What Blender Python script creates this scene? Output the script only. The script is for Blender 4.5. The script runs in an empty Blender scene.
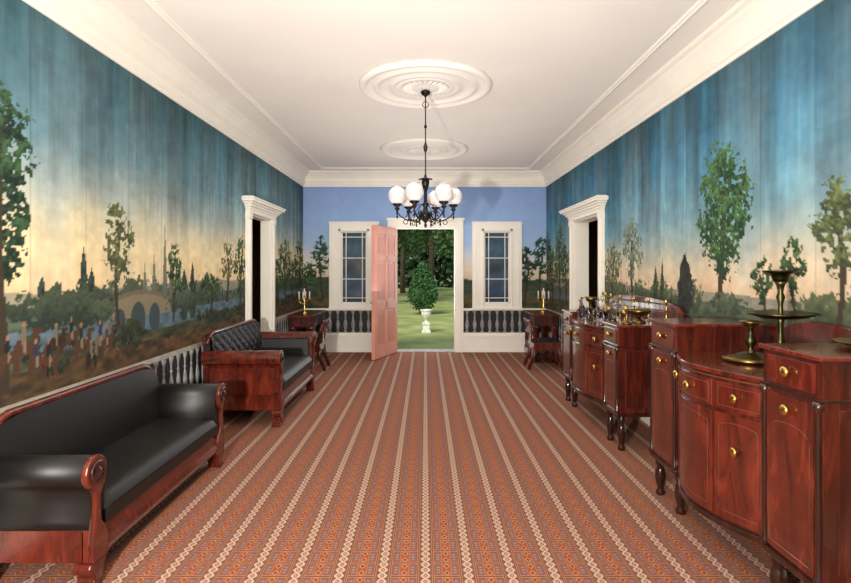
import bpy, bmesh, math, random
import numpy as np
from mathutils import Matrix, Vector
pi=math.pi
sc=bpy.context.scene
sc.view_settings.view_transform='Standard'
random.seed(5)

# ---------------------------------------------------------------- helpers
def lin(c):
    r=[]
    for x in c[:3]:
        x=x/255.0
        r.append(x/12.92 if x<=0.04045 else ((x+0.055)/1.055)**2.4)
    return tuple(r)+(1.0,)

class MB:
    def __init__(s,M=None):
        s.v=[];s.f=[];s.s=[];s.M=M
    def add(s,vs,fs,smooth=False):
        o=len(s.v)
        for p in vs:
            s.v.append((s.M@Vector(p)) if s.M is not None else Vector(p))
        for f in fs:
            s.f.append([i+o for i in f]); s.s.append(smooth)
        return s
    def box(s,x0,x1,y0,y1,z0,z1):
        vs=[(x,y,z) for x in(x0,x1) for y in(y0,y1) for z in(z0,z1)]
        return s.add(vs,[(0,1,3,2),(4,6,7,5),(0,4,5,1),(2,3,7,6),(0,2,6,4),(1,5,7,3)])
    def prism(s,poly,axis,a,b,smooth=False):
        n=len(poly)
        def P(p,t):
            return {'x':(t,p[0],p[1]),'y':(p[0],t,p[1]),'z':(p[0],p[1],t)}[axis]
        vs=[P(p,a) for p in poly]+[P(p,b) for p in poly]
        fs=[tuple(range(n)),tuple(range(2*n-1,n-1,-1))]
        s.add(vs,fs)
        o=len(s.v)-2*n
        for i in range(n):
            j=(i+1)%n
            s.f.append([o+i,o+j,o+n+j,o+n+i]); s.s.append(smooth)
        return s
    def lathe(s,prof,c=(0,0,0),n=20,axis='z',mod=None):
        vs=[];fs=[]
        for (r,h) in prof:
            for k in range(n):
                a=2*pi*k/n
                rr=r*(mod(a,r,h) if mod else 1)
                p,q=rr*math.cos(a),rr*math.sin(a)
                if axis=='z': v=(p,q,h)
                elif axis=='x': v=(h,p,q)
                else: v=(p,h,q)
                vs.append((v[0]+c[0],v[1]+c[1],v[2]+c[2]))
        m=len(prof)
        for i in range(m-1):
            for k in range(n):
                k2=(k+1)%n
                fs.append((i*n+k,i*n+k2,(i+1)*n+k2,(i+1)*n+k))
        s.add(vs,fs,True)
        o=len(s.v)-len(vs)
        s.f.append([o+k for k in range(n)]);s.s.append(False)
        s.f.append([o+(m-1)*n+k for k in range(n)]);s.s.append(False)
        return s
    def tube(s,path,r,n=8):
        path=[Vector(p) for p in path]
        vs=[];fs=[]
        up=Vector((0.13,0.21,1)).normalized()
        for i,p in enumerate(path):
            t=(path[min(i+1,len(path)-1)]-path[max(i-1,0)])
            if t.length<1e-9: t=Vector((0,0,1))
            t.normalize()
            a=t.cross(up)
            if a.length<0.05: a=t.cross(Vector((1,0,0)))
            a.normalize(); b=t.cross(a).normalized()
            rr=r(i/(len(path)-1)) if callable(r) else r
            for k in range(n):
                an=2*pi*k/n
                vs.append(p+a*rr*math.cos(an)+b*rr*math.sin(an))
        for i in range(len(path)-1):
            for k in range(n):
                k2=(k+1)%n
                fs.append((i*n+k,i*n+k2,(i+1)*n+k2,(i+1)*n+k))
        fs.append(tuple(range(n)));fs.append(tuple(range((len(path)-1)*n,len(path)*n)))
        return s.add(vs,fs,True)
    def grid(s,fn,nu,nv,smooth=True):
        vs=[fn(i/nu,j/nv) for i in range(nu+1) for j in range(nv+1)]
        fs=[(i*(nv+1)+j,(i+1)*(nv+1)+j,(i+1)*(nv+1)+j+1,i*(nv+1)+j+1) for i in range(nu) for j in range(nv)]
        return s.add(vs,fs,smooth)
    def sphere(s,c,rx,ry=None,rz=None,n=16):
        ry=ry or rx; rz=rz or rx
        m=n//2
        prof=[(max(1e-4,math.sin(pi*i/m)),-math.cos(pi*i/m)) for i in range(m+1)]
        vs=[];fs=[]
        for r,h in prof:
            for k in range(n):
                a=2*pi*k/n
                vs.append((c[0]+rx*r*math.cos(a),c[1]+ry*r*math.sin(a),c[2]+rz*h))
        for i in range(m):
            for k in range(n):
                k2=(k+1)%n
                fs.append((i*n+k,i*n+k2,(i+1)*n+k2,(i+1)*n+k))
        return s.add(vs,fs,True)
    def build(s,name,mat,parent=None,bevel=0,label=None,cat=None,kind=None,group=None,origin=None,recalc=True):
        xs=[v.x for v in s.v];ys=[v.y for v in s.v];zs=[v.z for v in s.v]
        c=Vector(((min(xs)+max(xs))/2,(min(ys)+max(ys))/2,min(zs)))
        if origin is not None: c=Vector(origin)
        me=bpy.data.meshes.new(name)
        me.from_pydata([tuple(v-c) for v in s.v],[],s.f)
        me.polygons.foreach_set('use_smooth',s.s)
        if recalc:
            bm=bmesh.new();bm.from_mesh(me)
            bmesh.ops.recalc_face_normals(bm,faces=bm.faces)
            bm.to_mesh(me);bm.free()
        me.materials.append(mat)
        ob=bpy.data.objects.new(name,me)
        sc.collection.objects.link(ob)
        ob.location=c
        if parent is not None:
            ob.parent=parent
            ob.location=c-WL[parent.name]
        WL[ob.name]=c
        if bevel:
            m=ob.modifiers.new('bevel','BEVEL');m.width=bevel;m.segments=2;m.limit_method='ANGLE';m.angle_limit=0.7
        tag(ob,label,cat,kind,group)
        return ob
WL={}
def tag(ob,label=None,cat=None,kind=None,group=None):
    if label: ob['label']=label
    if cat: ob['category']=cat
    if kind: ob['kind']=kind
    if group: ob['group']=group
def root(name,loc,label,cat,group=None,kind=None):
    e=bpy.data.objects.new(name,None); e.empty_display_size=0.1
    sc.collection.objects.link(e); e.location=loc; WL[e.name]=Vector(loc)
    tag(e,label,cat,kind,group)
    return e

# ---------------------------------------------------------------- node helper
class E:
    def __init__(s,nt,sock): s.nt=nt;s.k=sock
    def m(s,op,b=None,c=None):
        n=s.nt.nodes.new('ShaderNodeMath');n.operation=op
        s.nt.links.new(s.k,n.inputs[0])
        for i,x in ((1,b),(2,c)):
            if x is None: continue
            if isinstance(x,E): s.nt.links.new(x.k,n.inputs[i])
            else: n.inputs[i].default_value=x
        return E(s.nt,n.outputs[0])
    def __add__(s,o): return s.m('ADD',o)
    def __sub__(s,o): return s.m('SUBTRACT',o)
    def __mul__(s,o): return s.m('MULTIPLY',o)
    def __truediv__(s,o): return s.m('DIVIDE',o)
    def lt(s,o): return s.m('LESS_THAN',o)
    def gt(s,o): return s.m('GREATER_THAN',o)
    def abs(s): return s.m('ABSOLUTE')
    def fr(s): return s.m('FRACT')
def mixc(nt,f,a,b):
    n=nt.nodes.new('ShaderNodeMix');n.data_type='RGBA'
    for i,x in ((0,f),(6,a),(7,b)):
        if isinstance(x,E): nt.links.new(x.k,n.inputs[i])
        elif hasattr(x,'is_linked'): nt.links.new(x,n.inputs[i])
        else: n.inputs[i].default_value=x
    return n.outputs[2]
def newmat(name):
    m=bpy.data.materials.new(name);m.use_nodes=True
    nt=m.node_tree;b=nt.nodes['Principled BSDF']
    return m,nt,b
def coords(nt,kind='Object',scale=(1,1,1),rot=(0,0,0)):
    t=nt.nodes.new('ShaderNodeTexCoord');mp=nt.nodes.new('ShaderNodeMapping')
    mp.inputs['Scale'].default_value=scale;mp.inputs['Rotation'].default_value=rot
    nt.links.new(t.outputs[kind],mp.inputs['Vector']);return mp.outputs[0]
def noise(nt,vec,scale,detail=4,dist=0):
    n=nt.nodes.new('ShaderNodeTexNoise');n.inputs['Scale'].default_value=scale
    n.inputs['Detail'].default_value=detail;n.inputs['Distortion'].default_value=dist
    nt.links.new(vec,n.inputs['Vector']);return n.outputs['Fac']
def ramp(nt,fac,stops):
    r=nt.nodes.new('ShaderNodeValToRGB')
    el=r.color_ramp.elements
    while len(el)<len(stops): el.new(0.5)
    for e,(p,c) in zip(el,stops): e.position=p;e.color=lin(c)
    nt.links.new(fac,r.inputs[0]);return r.outputs[0]
def bump(nt,b,h,strength=0.3,dist=0.01):
    n=nt.nodes.new('ShaderNodeBump');n.inputs['Strength'].default_value=strength;n.inputs['Distance'].default_value=dist
    nt.links.new(h,n.inputs['Height']);nt.links.new(n.outputs[0],b.inputs['Normal'])
def simple(name,col,rough=0.5,metal=0,var=0.12,scale=8,coat=0,bmp=0,sc3=(1,1,1)):
    m,nt,b=newmat(name)
    v=coords(nt,'Object',sc3)
    f=noise(nt,v,scale)
    c1=tuple(max(0,x*(1-var)) for x in col);c2=tuple(min(255,x*(1+var)) for x in col)
    nt.links.new(ramp(nt,f,[(0.3,c1),(0.7,c2)]),b.inputs['Base Color'])
    b.inputs['Roughness'].default_value=rough;b.inputs['Metallic'].default_value=metal
    b.inputs['Coat Weight'].default_value=coat
    if bmp: bump(nt,b,noise(nt,v,scale*12),bmp,0.003)
    return m
def wood(name,c1,c2,c3,rough=0.22,sc3=(5,5,0.8)):
    m,nt,b=newmat(name)
    v=coords(nt,'Object',sc3)
    f=noise(nt,v,3.2,5,0.9)
    f2=noise(nt,coords(nt,'Object',(sc3[0]*10,sc3[1]*10,sc3[2]*2)),9,3)
    mm=nt.nodes.new('ShaderNodeMath');mm.operation='MULTIPLY_ADD'
    nt.links.new(f2,mm.inputs[0]);mm.inputs[1].default_value=0.3;nt.links.new(f,mm.inputs[2])
    nt.links.new(ramp(nt,mm.outputs[0],[(0.40,c1),(0.68,c2),(0.95,c3)]),b.inputs['Base Color'])
    b.inputs['Roughness'].default_value=rough
    b.inputs['Coat Weight'].default_value=0.6;b.inputs['Coat Roughness'].default_value=0.08
    return m
MAH=wood('mahogany',(34,13,9),(68,23,15),(96,37,24))
MAHR=wood('flame_mahogany',(44,15,10),(88,29,18),(116,46,29),sc3=(4,4,1.1))
MAHD=wood('dark_mahogany',(20,9,7),(44,17,12),(72,29,19))
BLACK=simple('black_horsehair',(9,8,9),0.45,0,0.3,40,0.0,0.22)
BRASS=simple('brass',(214,176,98),0.25,1,0.1,10)
DBRASS=simple('aged_brass',(118,98,54),0.34,1,0.3,14)
OLIVE=simple('patinated_bronze',(66,64,42),0.38,1,0.35,14)
BRONZE=simple('dark_bronze',(36,34,35),0.35,0.8,0.2,14)
STRING=simple('boxwood_stringing',(88,52,32),0.4,0,0.1,10)
WHITE=simple('white_paint',(240,235,224),0.5,0,0.012,3)
PLASTER=simple('plaster',(240,234,228),0.7,0,0.012,1.2)
m,nt,b=newmat('frosted_globe_glass')
nt.links.new(ramp(nt,noise(nt,coords(nt),3),[(0.3,(220,214,214)),(0.7,(238,232,230))]),b.inputs['Base Color'])
b.inputs['Roughness'].default_value=0.3;b.inputs['Transmission Weight'].default_value=0.35;b.inputs['IOR'].default_value=1.3
MILK=m
PINK=simple('salmon_door_paint',(220,152,134),0.45,0,0.04,3)
DPINK=simple('salmon_door_paint_deep',(206,136,120),0.45,0,0.04,3)
STONE=simple('weathered_white_stone',(225,222,210),0.8,0,0.08,12)
DARKGREY=simple('dado_ground_paint',(26,27,32),0.7,0,0.2,10)  # dark printed ground behind the grey balusters
GREYB=simple('dado_baluster_paint',(140,138,138),0.7,0,0.15,10)
RAILG=simple('dado_rail_paint',(160,154,142),0.7,0,0.08,10)
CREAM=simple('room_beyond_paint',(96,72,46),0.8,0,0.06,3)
CANDLE=simple('wax',(238,230,210),0.5,0,0.03,5)
def glassmat(name,col,rough=0.03,trans=1.0):
    m,nt,b=newmat(name)
    b.inputs['Base Color'].default_value=lin(col);b.inputs['Roughness'].default_value=rough
    b.inputs['Transmission Weight'].default_value=trans
    v=coords(nt);bump(nt,b,noise(nt,v,6),0.05,0.002)
    return m
CRYSTAL=glassmat('cut_glass',(215,222,225))
m,nt,b=newmat('old_window_glass');v=coords(nt,'Object',(1,1,1))
nt.links.new(ramp(nt,noise(nt,v,2.2,3),[(0.35,(36,52,68)),(0.65,(82,106,128))]),b.inputs['Base Color'])
b.inputs['Roughness'].default_value=0.08;PANE=m
m,nt,b=newmat('lawn');v=coords(nt,'Object',(1,1,1))
nt.links.new(ramp(nt,noise(nt,v,1.1,8),[(0.3,(124,134,64)),(0.5,(154,160,88)),(0.7,(180,184,116))]),b.inputs['Base Color'])
b.inputs['Roughness'].default_value=0.95;GRASS=m
def leafmat(name,a,bb,c):
    m,nt,b=newmat(name);v=coords(nt,'Object')
    nt.links.new(ramp(nt,noise(nt,v,2.5,5),[(0.3,a),(0.5,bb),(0.72,c)]),b.inputs['Base Color'])
    b.inputs['Roughness'].default_value=0.8
    return m
LEAF=leafmat('leaves',(36,60,28),(60,90,42),(100,130,64))
LEAFD=leafmat('thicket_leaves',(30,50,28),(50,76,40),(80,104,56))  # darker greens for the thicket beyond the lawn
LEAF2=leafmat('shrub_leaves',(40,74,36),(62,104,50),(92,134,74))
BARK=simple('bark',(92,80,64),0.9,0,0.3,6,0,0,(3,3,1))

# carpet
m,nt,b=newmat('brussels_carpet')
t=nt.nodes.new('ShaderNodeTexCoord');sp=nt.nodes.new('ShaderNodeSeparateXYZ')
nt.links.new(t.outputs['Object'],sp.inputs[0])
X=E(nt,sp.outputs[0]);Y=E(nt,sp.outputs[1])
P=0.225
u=((X/P)+20.5).fr()-0.5
au=u.abs()
v2=((Y/0.125)+40.0).fr()-0.5
v3=((Y/0.0625)+40.0).fr()-0.5
v4=((Y/0.025)+40.0).fr()-0.5
nz=E(nt,noise(nt,coords(nt,'Object',(1,1,1)),3,3))
col=mixc(nt,nz,lin((140,72,50)),lin((156,86,60)))
w=(au-0.5).abs()
col=mixc(nt,w.lt(0.31),col,lin((170,122,90)))
col=mixc(nt,w.lt(0.29),col,lin((136,68,48)))
bars=w.lt(0.27)*w.gt(0.12)*(v2.abs().lt(0.35))
col=mixc(nt,bars,col,lin((116,94,100)))
bars2=w.lt(0.23)*w.gt(0.16)*(v2.abs().lt(0.27))
col=mixc(nt,bars2,col,lin((160,122,104)))
bars3=bars2*v4.gt(0.1)
col=mixc(nt,bars3,col,lin((124,82,70)))
ln=w.gt(0.10)*w.lt(0.118)
col=mixc(nt,ln,col,lin((176,124,88)))
cen=w.lt(0.095)
col=mixc(nt,cen,col,lin((160,74,44)))
dia=((w/0.085)+(v3.abs()/0.42)).lt(1.0)
col=mixc(nt,dia,col,lin((180,134,98)))
dia=((w/0.05)+(v3.abs()/0.26)).lt(1.0)
col=mixc(nt,dia,col,lin((112,66,56)))
cross=w.lt(0.29)*(v2.abs().gt(0.41))
col=mixc(nt,cross,col,lin((182,132,98)))
cross=w.lt(0.29)*(v2.abs().gt(0.46))
col=mixc(nt,cross,col,lin((112,54,42)))
# twisted chain stripe
col=mixc(nt,au.lt(0.15),col,lin((112,80,68)))
sn=(Y*(2*pi/0.105)).m('SINE')*0.08
s1=(u-sn).abs();s2=(u+sn).abs()
col=mixc(nt,s1.lt(0.046),col,lin((148,108,94)))
col=mixc(nt,s2.lt(0.046),col,lin((148,108,94)))
col=mixc(nt,s1.lt(0.028),col,lin((206,176,156)))
col=mixc(nt,s2.lt(0.028),col,lin((206,176,156)))
ce=(Y*(4*pi/0.105)).m('COSINE')
col=mixc(nt,au.lt(0.022)*ce.lt(-0.45),col,lin((190,150,130)))
ln=au.gt(0.15)*au.lt(0.166)
col=mixc(nt,ln,col,lin((180,132,98)))
ln=au.gt(0.168)*au.lt(0.185)
col=mixc(nt,ln,col,lin((92,54,46)))
nf=noise(nt,coords(nt,'Object'),150,2)
col=mixc(nt,E(nt,nf)*0.55,col,lin((100,62,48)))
nt.links.new(col,b.inputs['Base Color']);b.inputs['Roughness'].default_value=0.95
b.inputs['Specular IOR Level'].default_value=0.1
bump(nt,b,nf,0.3,0.004)
CARPET=m
FLOORM=wood('floorboards',(70,40,24),(110,70,42),(130,90,56),0.4)

# ---------------------------------------------------------------- camera
cam=bpy.data.cameras.new('camera');co=bpy.data.objects.new('camera',cam);sc.collection.objects.link(co)
co.location=(0,0,1.6);co.rotation_euler=(pi/2,0,0)
cam.sensor_width=36;cam.lens=530/851*36;cam.shift_y=-23.5/851;cam.clip_start=0.05;cam.clip_end=300
sc.camera=co

# ---------------------------------------------------------------- wallpaper painting (colour attribute on dense wall mesh)
def h2(ix,iy,seed):
    n=(ix.astype(np.int64)*374761393+iy.astype(np.int64)*668265263+seed*974711)&0x7fffffff
    n=((n^(n>>13))*1274126177)&0x7fffffff
    return ((n^(n>>16))&0xffff)/65535.0
def vn(x,y,seed=0):
    ix=np.floor(x);iy=np.floor(y);fx=x-ix;fy=y-iy
    fx=fx*fx*(3-2*fx);fy=fy*fy*(3-2*fy)
    a=h2(ix,iy,seed);b_=h2(ix+1,iy,seed);c=h2(ix,iy+1,seed);d=h2(ix+1,iy+1,seed)
    return (a*(1-fx)+b_*fx)*(1-fy)+(c*(1-fx)+d*fx)*fy
def fbm(x,y,seed=0,o=4):
    r=0;a=0.5;t=0
    for i in range(o):
        r=r+a*vn(x*2**i,y*2**i,seed+i*17);t+=a;a*=0.5
    return r/t
def put(C,mask,col):
    m=np.clip(mask,0,1)[...,None]
    C[:]=C*(1-m)+np.array(col[:3],float)*m
def sky(S,Z,stops,seed,streak=1.0):
    zs=[p for p,_ in stops]
    C=np.stack([np.interp(Z+0.12*(fbm(S*2.6,Z*1.3,seed)-0.5)*2,zs,[c[i] for _,c in stops]) for i in range(3)],-1)
    st=fbm(S*8,Z*0.8,seed+3,5)-0.5
    fine=fbm(S*38,Z*2.0,seed+21,3)-0.5
    ip=np.floor(S/0.52)
    pan=(h2(ip,np.zeros_like(S),seed+5)-0.5)
    sub=(h2(ip,np.floor(Z/0.62+0.4*h2(ip,ip*0,seed+8)),seed+15)-0.5)
    cl=fbm(S*3.2,Z*3.6,seed+11,5)-0.5
    mot=fbm(S*14,Z*16,seed+12,4)-0.5
    up=np.clip((Z-1.7)/0.5,0.25,1)
    C*=(1+streak*up*(0.50*st+0.18*fine+0.22*pan+0.06*sub+0.24*cl)+0.12*streak*mot+.05*mot)[...,None]
    g=np.clip(fbm(S*3,Z*1.0,seed+30)*2.2-0.7,0,1)*0.6*streak*up
    grey=C.mean(-1,keepdims=True)*np.array([0.92,1.03,1.06])*1.04
    C=C*(1-g[...,None])+grey*g[...,None]
    seam=(np.abs(((S/0.52)%1)-0.5)>0.488)
    C*=np.where(seam,1-0.12*streak,1.0)[...,None]
    return C
def hill(S,Z,C,base,amp,fq,seed,col,col2=None,zmin=0):
    h=base+amp*(fbm(S*fq,S*0+3.3,seed)-0.5)*2
    m=(Z<h)&(Z>zmin)
    t=np.clip((fbm(S*9,Z*22,seed+4)-.5)*1.8+.5,0,1)
    c2=col2 or tuple(x*0.6 for x in col)
    cc=np.array(col)[None,None]*t[...,None]+np.array(c2)[None,None]*(1-t[...,None])
    C[m]=cc[m]
def tree(S,Z,C,s0,zb,zt,w,crown=0.55,dark=(28,44,30),light=(84,112,64),n=34,seed=1,trunk=(58,46,34),br=0.16,dens=1.0):
    rg=random.Random(seed)
    ht=zt-zb
    zc0=zt-ht*crown
    bend=0.03*np.sin((Z-zb)/ht*5+seed)
    m=(np.abs(S-s0-bend)<0.018*(w/0.4)+0.004)&(Z>zb)&(Z<zt-ht*crown*0.35)
    put(C,m*0.95,trunk)
    nz=fbm(S*30,Z*34,seed,4)
    nz2=fbm(S*45,Z*50,seed+8,2)
    for i in range(n):
        a=rg.random()*2*pi;q=math.sqrt(rg.random())
        zz=(zc0+zt)/2+math.sin(a)*q*(zt-zc0)*0.46
        env=1-abs((zz-(zc0+zt)/2)/((zt-zc0)/2))*0.6
        ss=s0+math.cos(a)*q*w*0.45*env
        rx=w*br*(0.6+rg.random()*0.8);rz=min(rx*1.0,(zt-zc0)*0.13)*(0.7+0.5*rg.random())
        d=((S-ss)/rx)**2+((Z-zz)/rz)**2
        mk=(d+(nz-0.5)*6)<1.0*dens
        k=np.clip(0.42+0.45*(Z-zz)/rz+1.5*(nz2-0.5),0,1)[...,None]
        cc=np.array(dark)*(1-k)+np.array(light)*k
        C[mk]=cc[mk]
def cypress(S,Z,C,s0,zb,zt,w,col=(36,52,44),seed=2):
    t=np.clip((Z-zb)/(zt-zb),0,1)
    wid=w*0.5*np.sin(np.clip(t*0.9+0.12,0,1)*pi)**0.7*(1-0.35*t)
    nz=fbm(S*26,Z*24,seed,3)
    m=(np.abs(S-s0)<wid*(0.35+1.1*nz))&(Z>zb)&(Z<zt)
    cc=np.array(col)*(0.4+1.2*nz[...,None])
    C[m]=cc[m]
def bush(S,Z,C,s0,z0,rx,rz,seed,dark=(52,64,54),light=(104,114,86)):
    nz=fbm(S*26,Z*30,seed,4)
    d=((S-s0)/rx)**2+((Z-z0)/rz)**2
    m=(d+(nz-.5)*3.6)<1
    k=np.clip(.4+.4*(Z-z0)/rz+1.3*(nz-.5),0,1)[...,None]
    cc=np.array(dark)*(1-k)+np.array(light)*k
    C[m]=cc[m]
def horse_rider(S,Z,C,s0,z0,k,hc,rc):
    def el(ds,dz,rs,rz,c):
        put(C,((((S-s0-ds*k)/(rs*k))**2+((Z-z0-dz*k)/(rz*k))**2)<1)*1.0,c)
    el(0,.10,.075,.034,hc);el(.07,.15,.022,.045,hc);el(.095,.18,.03,.014,hc)
    for d in(-.06,-.04,.04,.06): el(d,.045,.008,.05,hc)
    el(-.01,.165,.022,.045,rc);el(-.01,.22,.013,.016,(150,116,92));el(0,.105,.012,.035,(130,116,98))
def person_paint(S,Z,C,s0,z0,k,c):
    def el(ds,dz,rs,rz,cc):
        put(C,((((S-s0-ds*k)/(rs*k))**2+((Z-z0-dz*k)/(rz*k))**2)<1)*1.0,cc)
    el(0,.05,.022,.06,tuple(x*0.7 for x in c));el(0,.13,.024,.04,c);el(0,.18,.012,.015,(150,118,94))
def tolin(C):
    C=np.clip(C,0,255)/255.0
    return np.where(C<=0.04045,C/12.92,((C+0.055)/1.055)**2.4)
m,nt,b=newmat('scenic_wallpaper')
at=nt.nodes.new('ShaderNodeAttribute');at.attribute_name='paint'
nn=noise(nt,coords(nt,'Object'),60,4)
mx=mixc(nt,E(nt,nn)*0.2,at.outputs['Color'],lin((80,88,88)))
nt.links.new(mx,b.inputs['Base Color']);b.inputs['Roughness'].default_value=0.85;b.inputs['Specular IOR Level'].default_value=0.15
PAPER=m
def wall_mesh(name,axis,const,svals,zvals,paint,holes):
    s=np.array(svals);z=np.array(zvals)
    S,Z=np.meshgrid(s,z,indexing='ij')
    C=paint(S,Z)
    ns,nz=S.shape
    if axis=='y': co_=np.stack([np.full_like(S,const),S,Z],-1)
    else: co_=np.stack([S,np.full_like(S,const),Z],-1)
    idx=np.arange(ns*nz).reshape(ns,nz)
    q=np.stack([idx[:-1,:-1],idx[1:,:-1],idx[1:,1:],idx[:-1,1:]],-1)
    sc_=(S[:-1,:-1]+S[1:,1:])/2;zc=(Z[:-1,:-1]+Z[1:,1:])/2
    keep=np.ones(sc_.shape,bool)
    for (a,b_,c,d) in holes: keep&=~((sc_>a)&(sc_<b_)&(zc>c)&(zc<d))
    faces=q[keep]
    me=bpy.data.meshes.new(name)
    me.from_pydata(co_.reshape(-1,3).tolist(),[],faces.tolist())
    ca=me.color_attributes.new('paint','FLOAT_COLOR','POINT')
    L=np.concatenate([tolin(C),np.ones(C.shape[:2]+(1,))],-1).reshape(-1).astype(np.float32)
    ca.data.foreach_set('color',L)
    me.materials.append(PAPER)
    ob=bpy.data.objects.new(name,me);sc.collection.objects.link(ob);ob['kind']='structure'
    return ob
XL,XR,YF,YB,H=-2.33,2.30,10.1,-1.6,3.43
DL=(6.98,7.92);DR=(6.93,8.17);DZ=2.32

def paint_left(S,Z):
    C=sky(S,Z,[(1.3,(206,168,128)),(1.5,(234,206,158)),(1.75,(234,214,168)),(1.95,(202,194,164)),(2.15,(146,160,156)),(2.42,(100,136,148)),(2.8,(78,116,130)),(3.15,(60,96,106))],1)
    hill(S,Z,C,1.45,0.05,1.5,5,(166,160,136),(134,134,118))
    hill(S,Z,C,1.37,0.08,2.2,6,(96,108,90),(62,76,68))
    for sd in range(18):
        rg=random.Random(sd+90)
        bush(S,Z,C,2.9+rg.random()*7,1.25+rg.random()*.12,.12+rg.random()*.2,.09+rg.random()*.09,sd+40)
    hill(S,Z,C,1.22,0.02,2.0,7,(108,130,142),(68,92,106))
    for s0,zt in((4.55,1.72),(4.74,1.98),(4.86,1.86),(5.02,1.74),(4.4,1.64)):
        wd=0.05*np.clip((zt-Z)/(zt-1.35),0.05,1)
        put(C,((np.abs(S-s0)<wd)&(Z>1.33)&(Z<zt))*0.9,(100,108,98))
    br=(S>3.86)&(S<4.85)&(Z>1.2)&(Z<1.42-0.08*((S-4.33)/0.5)**2)
    put(C,br*0.9,(140,126,104))
    put(C,(br&(Z>1.385-0.08*((S-4.33)/0.5)**2))*.8,(104,98,82))
    for c0,r in((4.04,.08),(4.30,.11),(4.56,.09)):
        put(C,(((S-c0)/r)**2+((Z-1.18)/(r*1.35))**2<1)*1.0,(60,74,78))
    hill(S,Z,C,1.11,0.08,1.6,8,(92,88,62),(48,54,42))
    hill(S,Z,C,0.99,0.04,1.7,9,(112,82,50),(54,42,30))
    for sd in range(34):
        rg=random.Random(sd+290)
        bush(S,Z,C,2.9+rg.random()*7,1.0+rg.random()*.14,.06+rg.random()*.16,.03+rg.random()*.04,sd+140,(32,40,30),(80,82,52))
    for sd,(s0,zb,zt,w) in enumerate([(3.22,1.2,1.56,.14),(3.35,1.2,1.52,.16),(3.61,1.2,1.76,.13),(3.7,1.2,1.6,.18),(5.12,1.1,1.6,.22),(5.3,1.1,1.66,.2)]):
        cypress(S,Z,C,s0,zb,zt,w,(46,60,52),seed=sd)
    bush(S,Z,C,3.3,1.36,.33,.11,500,(42,54,46),(84,96,70));bush(S,Z,C,3.6,1.34,.3,.12,501,(42,54,46),(84,96,70));bush(S,Z,C,5.1,1.3,.3,.1,502);bush(S,Z,C,3.85,1.28,.14,.1,503)
    tree(S,Z,C,4.02,1.15,2.1,.38,.6,seed=3,dark=(60,68,46),light=(118,120,72),n=34,dens=.8)
    tree(S,Z,C,4.93,1.1,1.8,.28,.7,seed=4,dens=.8)
    tree(S,Z,C,6.25,1.2,1.86,.6,.6,seed=5,dark=(84,84,62),light=(140,132,92),n=16,dens=.5)
    tree(S,Z,C,5.75,1.1,1.55,.5,.7,seed=6,dens=.8)
    tree(S,Z,C,6.7,1.0,1.95,.5,.7,seed=16,dens=.8)
    for i,(s0,zt) in enumerate([(8.35,1.7),(8.8,2.05),(9.3,1.75),(9.8,2.1)]): tree(S,Z,C,s0,1.0,zt,.8,.7,seed=20+i,dens=.8)
    tree(S,Z,C,2.88,0.9,2.14,.44,.5,seed=7,dark=(18,36,26),light=(62,96,60),n=60)
    tree(S,Z,C,2.92,0.9,2.58,.42,.32,seed=8,dark=(18,36,26),light=(66,100,62),n=52)
    tree(S,Z,C,2.1,0.9,2.6,.9,.5,seed=9,n=60)
    rg=random.Random(3)
    cols=[(104,40,34),(46,40,40),(116,106,92),(50,52,74),(86,60,42),(32,30,30)]
    for i in range(10): horse_rider(S,Z,C,2.95+i*0.10+rg.random()*.06,0.88+rg.random()*.22,.8+.4*rg.random(),rg.choice([(56,38,28),(34,30,26),(112,98,82),(80,52,34)]),rg.choice(cols))
    for i in range(8): person_paint(S,Z,C,2.95+rg.random()*1.2,0.90+rg.random()*.2,0.35+rg.random()*.2,rg.choice(cols))
    return C
def paint_right(S,Z):
    C=sky(S,Z,[(1.25,(196,160,132)),(1.42,(218,188,154)),(1.6,(208,190,162)),(1.8,(160,172,166)),(2.02,(108,150,166)),(2.32,(76,134,162)),(2.7,(60,114,146)),(3.15,(48,92,112))],31)
    hill(S,Z,C,1.42,0.05,1.5,35,(156,150,130),(128,126,112))
    hill(S,Z,C,1.32,0.07,2.2,36,(96,106,84),(62,74,58))
    hill(S,Z,C,1.16,0.03,2.0,37,(100,120,120),(72,92,98))
    hill(S,Z,C,1.08,0.06,1.2,38,(104,92,58),(56,58,38))
    for sd in range(22):
        rg=random.Random(sd+190)
        bush(S,Z,C,2.4+rg.random()*7.6,1.25+rg.random()*.13,.1+rg.random()*.2,.07+rg.random()*.08,sd+70,(58,68,50),(110,114,78))
    cypress(S,Z,C,4.7,1.2,1.74,.36,(44,44,42),seed=5)
    cypress(S,Z,C,5.15,1.2,1.7,.12,(60,68,50),seed=6);cypress(S,Z,C,5.3,1.2,1.62,.14,(60,68,50),seed=7)
    tree(S,Z,C,4.12,1.25,2.56,.66,.76,seed=52,dark=(30,56,38),light=(88,126,70),n=72,br=.14)
    bush(S,Z,C,4.05,1.32,.2,.08,600)
    tree(S,Z,C,2.95,1.2,2.1,.38,.6,seed=53,dark=(52,62,40),light=(112,122,72),n=44,dens=.9)
    tree(S,Z,C,3.62,1.25,1.66,.24,.7,seed=54,dens=.8)
    tree(S,Z,C,3.32,1.25,1.78,.22,.6,seed=55,dens=.8)
    tree(S,Z,C,5.9,1.25,2.12,.6,.7,seed=56,dark=(84,96,80),light=(130,138,106),n=26,dens=.7)
    tree(S,Z,C,6.5,1.2,1.9,.6,.7,seed=57,dark=(70,80,54),light=(130,130,84),n=26,dens=.8)
    for i,(s0,zt) in enumerate([(8.7,1.9),(9.1,2.3),(9.6,1.8),(9.95,2.2)]): tree(S,Z,C,s0,1.0,zt,.8,.7,seed=60+i,dens=.8)
    return C
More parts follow.
